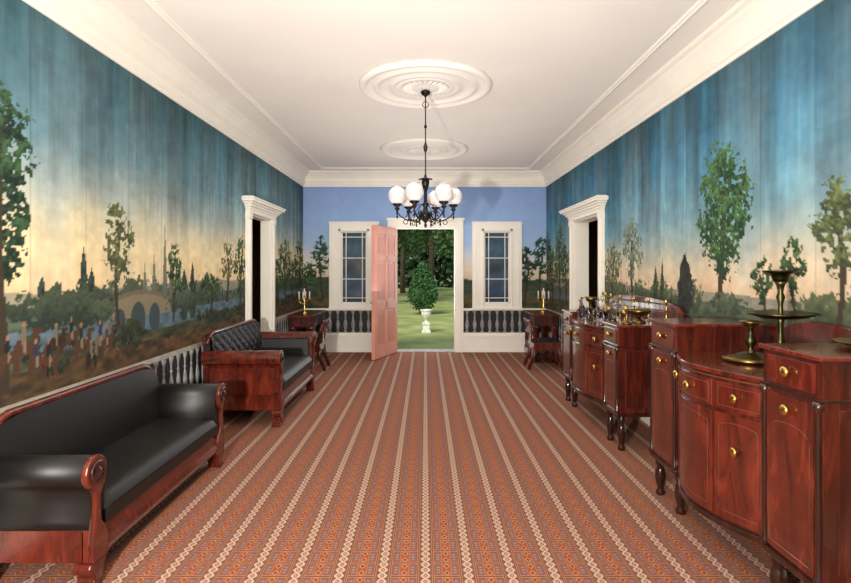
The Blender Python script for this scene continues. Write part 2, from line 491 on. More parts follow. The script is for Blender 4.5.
def paint_far(S,Z):
    C=sky(S,Z,[(1.2,(190,166,140)),(1.5,(224,208,184)),(1.75,(210,210,214)),(2.0,(166,192,228)),(2.6,(152,182,230)),(3.15,(142,172,224))],61,0.06)
    hill(S,Z,C,1.40,0.06,2.2,66,(86,98,74),(44,58,46))
    hill(S,Z,C,1.12,0.05,1.2,68,(104,92,58),(50,52,36))
    tree(S,Z,C,-1.99,1.0,2.22,.34,.62,seed=71,dark=(30,52,38),light=(70,104,72))
    tree(S,Z,C,-2.25,1.0,1.7,.3,.62,seed=72)
    tree(S,Z,C,2.2,1.0,2.26,.34,.62,seed=73,dark=(30,52,38),light=(70,104,72))
    tree(S,Z,C,1.93,1.0,2.0,.3,.7,seed=74,dark=(24,40,32),light=(60,88,62),n=50)
    return C
ys=[YB,-1,0,1,2]+list(np.arange(2.4,YF-.01,.0125))+[YF]
zs=[0,.3,.6]+list(np.arange(.8,3.2,.0095))+[3.3,H]
wall_mesh('wall_left','y',XL,ys,zs,paint_left,[(DL[0],DL[1],-1,DZ)])
wall_mesh('wall_right','y',XR,ys,zs,paint_right,[(DR[0],DR[1],-1,DZ)])
xs=list(np.arange(XL,XR,.02))+[XR]
zf=[0,.3,.6]+list(np.arange(.8,3.2,.02))+[3.3,H]
wall_mesh('wall_far','x',YF,xs,zf,paint_far,[(-.58,.58,-1,2.38),(-1.66,-1.08,.9,2.32),(1.08,1.66,.9,2.32)])
def seg_wall(name,mat,boxes):
    q=MB()
    for bx in boxes: q.box(*bx)
    return q.build(name,mat,kind='structure')
JL=.12;JR=.2
seg_wall('wall_left_core',PLASTER,[(XL-JL,XL-.01,YB,DL[0],0,H),(XL-JL,XL-.01,DL[1],YF+.2,0,H),(XL-JL,XL-.01,DL[0],DL[1],DZ,H)])
seg_wall('wall_right_core',PLASTER,[(XR+.01,XR+JR,YB,DR[0],0,H),(XR+.01,XR+JR,DR[1],YF+.2,0,H),(XR+.01,XR+JR,DR[0],DR[1],DZ,H)])
seg_wall('wall_far_core',WHITE,[(XL,-1.64,YF+.01,YF+.2,0,H),(1.64,XR,YF+.01,YF+.2,0,H),(-1.1,-.57,YF+.01,YF+.2,0,H),(.57,1.1,YF+.01,YF+.2,0,H),(-.57,.57,YF+.01,YF+.2,2.37,H),
  (-1.64,-1.1,YF+.01,YF+.2,0,.92),(1.1,1.64,YF+.01,YF+.2,0,.92),(-1.64,-1.1,YF+.01,YF+.2,2.3,H),(1.1,1.64,YF+.01,YF+.2,2.3,H)])
MB().box(XL-.2,XR+.2,YB-.1,YB,0,H).build('wall_back_bounce',PLASTER,kind='structure')  # unseen wall behind the camera, added to bounce light into the room
MB().box(XL-.2,XR+.2,YB-.1,YF+.2,-.12,-.012).build('floor',FLOORM,kind='structure')
MB().box(XL+.005,XR-.005,YB+.01,YF-.005,-.012,0).build('carpet',CARPET,origin=(0,0,0),label='rust-red wall-to-wall carpet with beige twisted chain stripes',cat='carpet')
MB().box(XL-.2,XR+.2,YB-.1,YF+.2,H,H+.15).build('ceiling',PLASTER,kind='structure')

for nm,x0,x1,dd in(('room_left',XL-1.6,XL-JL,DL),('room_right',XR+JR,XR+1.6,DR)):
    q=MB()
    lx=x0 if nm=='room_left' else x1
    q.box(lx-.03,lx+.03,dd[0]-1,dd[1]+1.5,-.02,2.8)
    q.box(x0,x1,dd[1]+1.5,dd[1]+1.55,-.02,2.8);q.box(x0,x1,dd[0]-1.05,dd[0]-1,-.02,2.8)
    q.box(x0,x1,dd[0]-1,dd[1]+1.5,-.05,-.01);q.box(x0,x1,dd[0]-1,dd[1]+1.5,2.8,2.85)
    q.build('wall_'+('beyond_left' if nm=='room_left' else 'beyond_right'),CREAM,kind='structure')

# ---------------------------------------------------------------- cornice, ceiling mouldings
tn=[0]
def trim(q,mat=WHITE,bevel=0.0):
    tn[0]+=1
    return q.build('trim_%d'%tn[0],mat,kind='structure',bevel=bevel)
prof=[(0,.285),(.014,.285),(.018,.255),(.032,.245),(.036,.215),(.05,.19),(.055,.13),(.075,.09),(.10,.065),(.11,.045),(.14,.03),(.145,0),(0,0)]
trim(MB().prism([(XL+a,H-b_) for a,b_ in prof],'y',YB,YF))
trim(MB().prism([(XR-a,H-b_) for a,b_ in prof],'y',YB,YF))
trim(MB().prism([(YF-a,H-b_) for a,b_ in prof],'x',XL,XR))
mp=[(-.03,0),(-.028,-.012),(-.01,-.018),(0,-.026),(.012,-.018),(.028,-.012),(.03,0)]
trim(MB().prism([(-1.9+a,H+b_) for a,b_ in mp],'y',YB,YF-.42).prism([(1.9+a,H+b_) for a,b_ in mp],'y',YB,YF-.42).prism([(YF-.42+a,H+b_) for a,b_ in mp],'x',-1.9,1.9),WHITE)
def medallion(x,y,R,lab):
    q=MB()
    pr=[(1.0,0),(1.0,.026),(.97,.042),(.93,.046),(.90,.03),(.87,.014),(.80,.016),(.77,.038),(.73,.044),(.70,.026),(.67,.012),(.55,.014),(.52,.03),(.48,.034),(.45,.014),(.42,.03),(.38,.036),(.35,.02),(.30,.02),(.2,.034),(.08,.05),(.01,.052)]
    q.lathe([(r*R,H-h) for r,h in pr],(x,y,0),96)
    n=24
    for k in range(n):
        a=2*pi*k/n
        def fn(u,v,a=a):
            r=R*(.2+.16*u);wd=.022*math.sin(pi*min(1,u*.85+.12))
            off=(v-.5)*2
            h=.03+.016*(1-off*off)*math.sin(pi*(.15+.8*u))
            px=r*math.cos(a)-wd*off*math.sin(a);py=r*math.sin(a)+wd*off*math.cos(a)
            return(x+px,y+py,H-h)
        q.grid(fn,6,4)
    q.build('ceiling_medallion',PLASTER,label=lab,cat='ceiling medallion',origin=(x,y,H))
medallion(0,5.32,.66,'round white plaster ceiling medallion above the chandelier')
medallion(-.02,8.14,.67,'round white plaster ceiling medallion near the entrance door')

# ---------------------------------------------------------------- dado balustrade paper + baseboards
def dado(seg,axis,const,sgn):
    a,b_=seg
    def B(q,s0,s1,d0,d1,z0,z1):
        if axis=='y': q.box(*sorted((const+sgn*d0,const+sgn*d1)),s0,s1,z0,z1)
        else: q.box(s0,s1,*sorted((const+sgn*d0,const+sgn*d1)),z0,z1)
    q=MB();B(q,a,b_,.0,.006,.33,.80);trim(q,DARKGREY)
    q=MB();B(q,a,b_,0,.014,.79,.82);B(q,a,b_,0,.010,.82,.832);B(q,a,b_,0,.012,.33,.37);trim(q,RAILG if axis=='y' else WHITE)
    q=MB();n=max(1,int((b_-a)/.135));
    pf=[(.036,.37),(.036,.395),(.014,.41),(.026,.45),(.038,.52),(.028,.58),(.012,.63),(.024,.655),(.012,.67),(.018,.73),(.036,.77),(.036,.79)]
    for i in range(n):
        c=a+(i+.5)*(b_-a)/n
        for j in range(len(pf)-1):
            (r0,z0),(r1,z1)=pf[j],pf[j+1]
            N=6
            vs=[];
            for r,z in((r0,z0),(r1,z1)):
                for k in range(N+1):
                    t=pi*k/N
                    s_=c+r*math.cos(t);d=.006+r*.5*math.sin(t)
                    vs.append((const+sgn*d,s_,z) if axis=='y' else (s_,const+sgn*d,z))
            q.add(vs,[(k,k+1,N+1+k+1,N+1+k) for k in range(N)],True)
    tn[0]+=1;q.build('trim_%d'%tn[0],GREYB,kind='structure',recalc=False)
    q=MB();B(q,a,b_,0,.02,0,.30);B(q,a,b_,0,.032,.28,.33);B(q,a,b_,0,.03,0,.06)
    return q
def merge(*qs):
    o=MB()
    for q in qs:
        k=len(o.v);o.v+=q.v;o.f+=[[i+k for i in f] for f in q.f];o.s+=q.s
    return o
merge(dado((2.0,6.85),'y',XL,1),dado((8.05,YF),'y',XL,1)).build('baseboard_left',WHITE,kind='structure')
merge(dado((2.0,6.8),'y',XR,-1),dado((8.3,YF),'y',XR,-1)).build('baseboard_right',WHITE,kind='structure')
merge(dado((XL,-.72),'x',YF,-1),dado((.72,XR),'x',YF,-1)).build('baseboard_far',WHITE,kind='structure')

# ---------------------------------------------------------------- side door surrounds
def side_door(x,sgn,dd,ca,J):
    X0=lambda a,b_:sorted((x+sgn*a,x+sgn*b_))
    q=MB()
    q.box(*X0(0,.045),ca[0],dd[0]+.01,0,DZ);q.box(*X0(0,.045),dd[1]-.01,ca[1],0,DZ)
    for s0,s1 in((ca[0]+.03,dd[0]-.03),(dd[1]+.03,ca[1]-.03)): q.box(*X0(.045,.058),s0,s1,.3,DZ-.08)
    q.box(*X0(0,.06),ca[0]-.01,dd[0]+.005,0,.26);q.box(*X0(0,.06),dd[1]-.005,ca[1]+.01,0,.26)
    q.box(*X0(0,.06),ca[0]-.01,dd[0]+.005,DZ-.07,DZ);q.box(*X0(0,.06),dd[1]-.005,ca[1]+.01,DZ-.07,DZ)
    q.box(*X0(0,.06),ca[0],ca[1],DZ,DZ+.09)
    trim(q,WHITE,.003)
    q=MB()
    for (d,e,z0,z1) in((.075,.02,DZ+.05,DZ+.08),(.10,.05,DZ+.08,DZ+.11),(.125,.09,DZ+.11,DZ+.135),(.16,.14,DZ+.135,DZ+.165),(.175,.155,DZ+.165,DZ+.185),(.13,.1,DZ+.185,DZ+.205)):
        q.box(*X0(0,d),ca[0]-e,ca[1]+e,z0,z1)
    trim(q,WHITE,.004)
    q=MB()
    q.box(*X0(-J-.01,.0),dd[0]-.005,dd[0]+.01,0,DZ);q.box(*X0(-J-.01,.0),dd[1]-.02,dd[1]+.005,0,DZ);q.box(*X0(-J-.01,0),dd[0],dd[1],DZ-.02,DZ+.005)
    trim(q,WHITE)
side_door(XL,1,DL,(6.85,8.05),JL)
side_door(XR,-1,DR,(6.8,8.3),JR)

# ---------------------------------------------------------------- entrance surround, windows, door
q=MB();y=YF
q.box(-.72,-.56,y-.05,y,0,2.37);q.box(.56,.72,y-.05,y,0,2.37);q.box(-.72,.72,y-.05,y,2.36,2.5)
q.box(-.74,.74,y-.065,y,2.5,2.55)
q.box(-.68,-.61,y-.065,y-.05,.1,2.34);q.box(.61,.68,y-.065,y-.05,.1,2.34)
q.box(-.575,-.555,y-.01,y+.2,0,2.37);q.box(.555,.575,y-.01,y+.2,0,2.37);q.box(-.57,.57,y-.01,y+.2,2.355,2.38)
trim(q,WHITE,.004)
MB().box(-.6,.6,y-.04,y+.3,-.012,.012).build('trim_90',simple('stone_sill',(150,140,125),.7),kind='structure')
def window(n,cx):
    r=root('window_%d'%n,(cx,YF,.84),None,None,kind='structure')
    q=MB()
    a,b_=cx-.47,cx+.47;g0,g1=cx-.24,cx+.24;zb,zt,gz0,gz1=.82,2.47,.93,2.29
    q.box(a,g0,y-.045,y,zb,zt);q.box(g1,b_,y-.045,y,zb,zt);q.box(g0,g1,y-.045,y,gz1,zt);q.box(g0,g1,y-.045,y,zb,gz0)
    q.box(a-.005,b_+.005,y-.055,y,zt-.03,zt+.01);q.box(a-.01,b_+.01,y-.06,y,zb-.01,zb+.03)
    for (p0,p1,z0,z1) in((a+.04,a+.08,zb+.06,zt-.06),(b_-.08,b_-.04,zb+.06,zt-.06)): q.box(p0,p1,y-.052,y-.045,z0,z1)
    q.box(g0-.05,g0-.01,y-.06,y-.045,gz0-.05,gz1+.05);q.box(g1+.01,g1+.05,y-.06,y-.045,gz0-.05,gz1+.05)
    q.box(g0-.05,g1+.05,y-.06,y-.045,gz1+.01,gz1+.05)
    q.build('window_frame',WHITE,r,bevel=.003)
    q=MB()
    for xx in(cx-.155,cx+.155): q.box(xx-.007,xx+.007,y+.01,y+.04,gz0,gz1)
    for zz in(gz0+.1,gz0+.46,gz0+.86,gz1-.1): q.box(g0,g1,y+.01,y+.04,zz-.007,zz+.007)
    q.box(g0,g0+.02,y+.0,y+.05,gz0,gz1);q.box(g1-.02,g1,y,y+.05,gz0,gz1);q.box(g0,g1,y,y+.05,gz0,gz0+.02);q.box(g0,g1,y,y+.05,gz1-.02,gz1)
    q.build('sash',WHITE,r)
    MB().box(g0,g1,y+.022,y+.028,gz0,gz1).build('window_pane',PANE,r)
window(1,-1.36);window(2,1.36)

hx,hy=-.56,YF-.05
ang=math.atan2(-.9,-.34)
M=Matrix.Translation((hx,hy,0))@Matrix.Rotation(ang,4,'Z')
r=root('door_1',(hx,hy,0),'open salmon-pink panelled entrance door','door',kind='structure')
W=.97
q=MB(M).box(0,W,-.02,.02,.012,2.345);
for side in(-1,1):
    f0,f1=(.02,.032) if side>0 else (-.032,-.02)
    q.box(0,.11,f0,f1,.012,2.345);q.box(W-.11,W,f0,f1,.012,2.345);q.box(W/2-.05,W/2+.05,f0,f1,.2,2.2)
    for z0,z1 in((.012,.22),(.86,1.02),(1.72,1.82),(2.2,2.345)): q.box(.11,W-.11,f0,f1,z0,z1)
q.build('door_leaf',PINK,r,bevel=.003)
q=MB(M)
for side in(-1,1):
    f0,f1=(.02,.027) if side>0 else (-.027,-.02)
    for x0,x1 in((.15,W/2-.09),(W/2+.09,W-.15)):
        for z0,z1 in((.26,.82),(1.06,1.68),(1.86,2.16)): q.box(x0,x1,f0,f1,z0,z1)
q.build('door_panel',DPINK,r,bevel=.004)
MB(M).lathe([(.01,-.075),(.028,-.07),(.03,-.055),(.012,-.045),(.012,-.032),(.03,-.03)],(W-.06,0,1.0),12,'y').build('door_knob',BRASS,r)
MB(M).box(W-.16,W-.02,-.045,-.03,1.5,1.62).build('rim_lock',BRONZE,r,bevel=.004)

# ---------------------------------------------------------------- outside
def gfn(u,v):
    return(-40+80*u,YF+.2+90*v,-.15)
MB().grid(gfn,4,4).build('ground_lawn',GRASS,kind='structure',recalc=False)
def leaves(q,cx,cy,cz,rx,ry,rz,n,size,rg,shape=None):
    for i in range(n):
        while True:
            a=Vector((rg.uniform(-1,1),rg.uniform(-1,1),rg.uniform(-1,1)))
            if a.length<1: break
        l=a.length;a=a*(.6+.4*l)/max(l,.05) if rg.random()<.6 else a
        k=(shape(a.z) if shape else 1)
        p=Vector((cx+a.x*rx*k,cy+a.y*ry*k,cz+a.z*rz))
        if shape: p+=Vector((rg.gauss(0,.05),rg.gauss(0,.05),rg.gauss(0,.04)))
        d=Vector((rg.gauss(0,1),rg.gauss(0,1),rg.gauss(0,1))).normalized()
        e_=d.orthogonal().normalized();g=d.cross(e_)
        s_=size*rg.uniform(.6,1.3)
        q.add([p+e_*s_,p+g*s_*.6,p-e_*s_,p-g*s_*.6],[(0,1,2,3)])
rg=random.Random(11)
def big_tree(x,y_,h,cr,lab,low=.3):
    r=root('tree',(x,y_,-.15),lab,'tree',group='garden trees')
    q=MB();q.tube([(x,y_,-.2),(x+.05,y_,h*.3),(x-.1,y_+.1,h*.55),(x+.1,y_,h*.9)],lambda t:.2*(1-t*.75),10)
    for k in range(6):
        a=k*1.1;q.tube([(x,y_,h*(.35+.06*k)),(x+math.cos(a)*cr*.4,y_+math.sin(a)*cr*.4,h*(.5+.06*k)),(x+math.cos(a)*cr*.7,y_+math.sin(a)*cr*.7,h*(.58+.06*k))],lambda t:.08*(1-t*.8),6)
    q.build('trunk',BARK,r)
    q=MB()
    for k in range(12):
        a=rg.random()*6.28;d=cr*.45*rg.random()
        leaves(q,x+math.cos(a)*d,y_+math.sin(a)*d,h*(low+.1+(.85-low)*k/12),cr*.5,cr*.5,h*.12,300,.12,rg)
    q.build('canopy',LEAF,r,recalc=False)
for i,(x,y_,h,cr,low) in enumerate([(-2.0,25,7,1.9,.34),(2.0,25,7,1.9,.32),(-3.4,31,9,2.3,.25),(.3,30,9,2.2,.3),(4.6,31,9,2.3,.25),(-1.6,37,10,2.6,.24),(2.9,38,10,2.7,.24),(-6.4,26,8,2.2,.3),(6.6,26,8,2.2,.3)]):
    big_tree(x,y_,h,cr,'leafy tree with a bare lower trunk standing on the lawn',low)
q=MB()
for k in range(90):
    leaves(q,-15+k*.34,48+rg.uniform(-2,3),.8+(k*37%9)*1.0,2.0,1.6,1.9,330,.3,rg)
q.build('hedge_thicket',LEAFD,kind='stuff',label='dense dark green thicket of trees beyond the lawn',cat='foliage',recalc=False)
r=root('conical_shrub',(-.1,20,-.15),'bright green cone-shaped shrub growing on the lawn','shrub')
MB().tube([(-.1,20,-.2),(-.1,20,.3),(-.1,20,1.4)],lambda t:.05*(1-.6*t),8).build('trunk',BARK,r)
q=MB();leaves(q,-.1,20,.86,.58,.58,.9,4200,.05,rg,lambda z:1.0-.5*max(0,z+.3)-.2*max(0,-z-.6))
q.build('foliage',LEAF2,r,recalc=False)
ux,uy,uz=.02,14.4,-.15
r=root('garden_urn',(ux,uy,uz),'white stone garden urn on a square plinth on the lawn','garden urn')
MB().box(ux-.12,ux+.12,uy-.12,uy+.12,uz-.02,uz+.06).box(ux-.09,ux+.09,uy-.09,uy+.09,uz+.06,uz+.22).box(ux-.11,ux+.11,uy-.11,uy+.11,uz+.22,uz+.26).build('plinth',STONE,r,bevel=.006)
MB().lathe([(.08,.26),(.08,.28),(.035,.31),(.03,.34),(.05,.37),(.10,.42),(.13,.49),(.135,.54),(.13,.56),(.165,.6),(.17,.62),(.15,.62),(.11,.58),(.02,.56)],(ux,uy,uz),24).build('urn_bowl',STONE,r)

# ---------------------------------------------------------------- chandelier
cx,cy=0,5.32
r=root('chandelier',(cx,cy,H),'dark bronze six-arm gasolier with milky glass globe shades','chandelier')
MB().lathe([(.005,H-.12),(.012,H-.11),(.02,H-.10),(.045,H-.085),(.05,H-.065),(.03,H-.05)],(cx,cy,0),20).build('ceiling_rose_cap',BRONZE,r)
q=MB();q.lathe([(.006,2.5),(.006,3.0),(.014,3.005),(.014,3.03),(.006,3.035),(.006,H-.12)],(cx,cy,0),10)
q.lathe([(.007,2.76),(.018,2.78),(.024,2.82),(.012,2.85),(.007,2.87)],(cx,cy,0),14)
q.tube([(cx+.03*math.cos(t),cy,H-.19+.03*math.sin(t)) for t in [i*2*pi/16 for i in range(17)]],.004,6)
q.build('stem',BRONZE,r)
q=MB();q.lathe([(.003,2.0),(.010,2.01),(.016,2.03),(.008,2.05),(.025,2.07),(.06,2.1),(.068,2.13),(.055,2.16),(.028,2.18),(.02,2.21),(.036,2.235),(.02,2.26),(.014,2.36),(.024,2.39),(.036,2.44),(.04,2.47),(.028,2.49),(.014,2.52),(.008,2.55)],(cx,cy,0),20)
q.build('central_body',BRONZE,r)
MB().lathe([(.025,2.48),(.065,2.485),(.07,2.492),(.025,2.505)],(cx,cy,0),24,mod=lambda a,r_,h:1+.06*math.cos(12*a)).build('crown_disc',BRONZE,r)
RA=.285
for k in range(6):
    a=k*pi/3+.14;ca,sa=math.cos(a),math.sin(a)
    def A(rr,z): return(cx+ca*rr,cy+sa*rr,z)
    q=MB()
    pts=[(.05,2.14),(.09,2.085),(.15,2.07),(.21,2.09),(.255,2.12),(RA-.004,2.15),(RA,2.2)]
    q.tube([A(*p) for p in pts],.0065,8)
    q.tube([A(.12+.03*math.cos(t)*(1-t/9),2.14+.03*math.sin(t)*(1-t/9)) for t in [i*.4 for i in range(16)]],.0045,6)
    q.tube([A(.05,2.24),A(.1,2.23),A(.17,2.17),A(.2,2.1)],.0045,6)
    q.tube([A(.2+.022*math.cos(t),2.06+.022*math.sin(t)) for t in [i*.45 for i in range(15)]],.004,6)
    q.lathe([(.003,2.02),(.010,2.04),(.005,2.06),(.011,2.085),(.006,2.1)],A(.15,0),8)
    q.lathe([(.003,2.09),(.010,2.11),(.005,2.13),(.012,2.15),(.008,2.17),(.02,2.18),(.028,2.195),(.012,2.205),(.046,2.228),(.048,2.24),(.04,2.241)],A(RA,0),14)
    q.build('arm',BRONZE,r)
    R=.09
    pr=[(.042,2.238),(.045,2.246)]+[(R*math.sin(t),2.322-R*math.cos(t)) for t in [.56+i*(2.62-.56)/12 for i in range(13)]]+[(.04,2.406),(.05,2.416)]
    MB().lathe(pr,A(RA,0),22).build('globe_shade',MILK,r)

# ---------------------------------------------------------------- sofas
def sofa(y0,y1,xb,xf,seatz,armz,backz,railz,tuft,wood_arm,lab,Rr=.085):
    r=root('sofa',((xb+xf)/2,(y0+y1)/2,0),lab,'sofa')
    rz0,rz1=railz
    op=[(xf-.06,rz0),(xf-.01,rz0),(xf,rz0+.02),(xf+.005,rz0+.04),(xf-.01,rz0+.07),(xf-.025,rz1-.035),(xf-.015,rz1-.02),(xf-.015,rz1),(xf-.06,rz1)]
    MB().prism(op,'y',y0+.06,y1-.06).build('seat_rail',MAHR,r,bevel=.002)
    q=MB()
    for ya,yb in((y0+.06,y0+.1),(y1-.1,y1-.06)): q.box(xb+.02,xf-.05,ya,yb,rz0,rz1)
    q.box(xb+.02,xb+.06,y0+.06,y1-.06,rz0,rz1)
    q.build('end_rail',MAHR,r,bevel=.003)
    a0,a1=y0+.17,y1-.17
    def cush(u,v):
        yy=a0+(a1-a0)*u; t=v*2-1
        xx=xb+.12+(xf-.0-xb-.12)*v
        e=1-max(0,(abs(u*2-1)-.92)/.08)**2*.4
        zz=rz1+.005+(seatz-rz1)*(1-abs(t)**12*.5)*e+.008*math.sin(pi*u)*math.sin(pi*v)
        return(xx,yy,zz)
    q=MB().grid(cush,40,24)
    q.box(xb+.12,xf-.003,a0,a1,rz1-.01,rz1+(seatz-rz1)*.48)
    q.build('seat_cushion',BLACK,r)
    def bk(u,v):
        yy=y0+.1+(y1-y0-.2)*u
        eu=min(u,1-u)
        top=backz-.03-(0 if eu>.12 else (.12-eu)/.12*.03)
        zz=rz1+.02+(top-rz1-.02)*v
        xx=xb+.19-.10*v+.018*math.sin(pi*v)
        if tuft:
            a=u*(y1-y0)/.19;b_=v*(top-rz1)/.15
            s_=abs(math.sin(pi*(a+b_)))*abs(math.sin(pi*(a-b_)))
            xx+=.018*math.sqrt(s_)-.004
        return(xx,yy,zz)
    q=MB().grid(bk,150 if tuft else 40,60 if tuft else 16)
    q.box(xb+.02,xb+.09,y0+.1,y1-.1,rz1,backz-.05)
    q.build('back_rest',BLACK,r)
    if tuft:
        L=y1-y0;first=None
        for j in range(2,9):
            for i in range(0,26):
                if (i+j)%2: continue
                u=i*.19*.5/L;v=j*.5*.15/(backz-.03-rz1)
                if .04<u<.96 and .25<v<.95:
                    p=bk(u,v)
                    if first is None:
                        q=MB().sphere((p[0]+.004,p[1],p[2]),.009,n=6);first=q.build('upholstery_button',BLACK,r);base=Vector(p)
                    else:
                        c=first.copy();sc.collection.objects.link(c);c.parent=r;c.location=first.location+(Vector(p)-base)
    path=[]
    N=40
    for i in range(N+1):
        u=i/N;eu=min(u,1-u)
        z=backz-.018-(max(0,(.10-eu)/.10)**1.6)*.10
        path.append((xb+.07,y0+.07+(y1-y0-.14)*u,z))
    MB().tube(path,lambda t:.022 if .02<t<.98 else .018,12).build('crest_rail',MAHR,r)
    MB().box(xb+.015,xb+.04,y0+.09,y1-.09,backz-.12,backz-.03).build('crest_board',MAHR,r,bevel=.003)
    for sgn,ye in((-1,y0),(1,y1)):
        cyc=ye-sgn*Rr; cz=armz-Rr
        Yc=lambda d:ye-sgn*d
        roll=[(Rr*(1-math.cos(t)),cz+Rr*math.sin(t)) for t in [ -1.2+i*(pi+1.2)/20 for i in range(21)]]
        neck_in=[(2*Rr+.03,cz-.05),(2*Rr+.02,cz-.14),(2*Rr+.02,rz1+.02),(2*Rr+.02,rz1-.02)]
        neck_out=[(.06,rz1-.02),(.065,rz1+.04),(.07,cz-.16),(.062,cz-.10)]
        pl=[(Yc(d),z) for d,z in roll+neck_in+neck_out]
        mat=MAHR if wood_arm else BLACK
        MB().prism(pl,'x',xb+.04,xf-.02,smooth=not wood_arm).build('arm',mat,r,bevel=.004 if wood_arm else 0)
        if wood_arm:
            MB().prism([(Yc(d),z) for d,z in ((2*Rr-.02,rz1),(2*Rr-.02,armz-.07),(2*Rr+.05,armz-.08),(2*Rr+.06,rz1))],'x',xb+.1,xf-.05).build('arm_pad',BLACK,r,bevel=.012)
            MB().box(xb+.06,xf-.06,min(Yc(.03),Yc(.06)),max(Yc(.03),Yc(.06)),rz1-.02,armz-.17).build('end_panel',MAHR,r,bevel=.004)
        ex=.004
        roll2=[(Rr-(Rr+ex)*math.cos(t),cz+(Rr+ex)*math.sin(t)) for t in [ -1.25+i*(pi+1.25)/22 for i in range(23)]]
        nin=[(2*Rr-.004,cz-.06),(2*Rr-.05,cz-.13),(2*Rr-.04,rz1+.03),(2*Rr-.005,rz1-.02),(2*Rr+.02,rz1-.07),(2*Rr+.02,rz0)]
        nout=[(.05,rz0),(.045,rz1-.07),(.06,rz1+.02),(.075,cz-.16),(.065,cz-.105)]
        fc=[(Yc(d),z) for d,z in roll2+nin+nout]
        MB().prism(fc,'x',xf-.025,xf+.006).build('arm_facing',MAHR,r,bevel=.008)
        q=MB();q.lathe([(Rr*.72,0),(Rr*.72,.006),(Rr*.6,.012),(Rr*.5,.006),(Rr*.3,.006),(Rr*.22,.016),(.004,.018)],(xf+.006,cyc,cz),20,'x')
        q.build('rosette',MAHD,r)
        for xx in(xf-.02,xb+.08):
            fy=Yc(.11)
            pf=[(0,rz0+.0),(.085,rz0),(.10,rz0-.02),(.085,rz0-.05),(.055,rz0-.07),(.05,.045),(.075,.03),(.075,.012),(.055,.0),(0,.0),(-.02,.03),(-.035,rz0-.05),(-.06,rz0-.01),(-.06,rz0)]
            pf=[(fy+sgn*(a-.01)*.9,z) for a,z in pf]
            MB().prism(pf,'x',xx-.075,xx+.02).build('foot',MAHR,r,bevel=.008)
    return r
sofa(2.56,4.36,-2.27,-1.64,.425,.665,.85,(.14,.30),False,False,'black horsehair sofa with mahogany scroll arms against the wall',Rr=.08)
sofa(5.26,7.0,-2.27,-1.45,.49,.77,.95,(.17,.35),True,True,'mahogany sofa with black button-tufted back and wooden arms',Rr=.075)

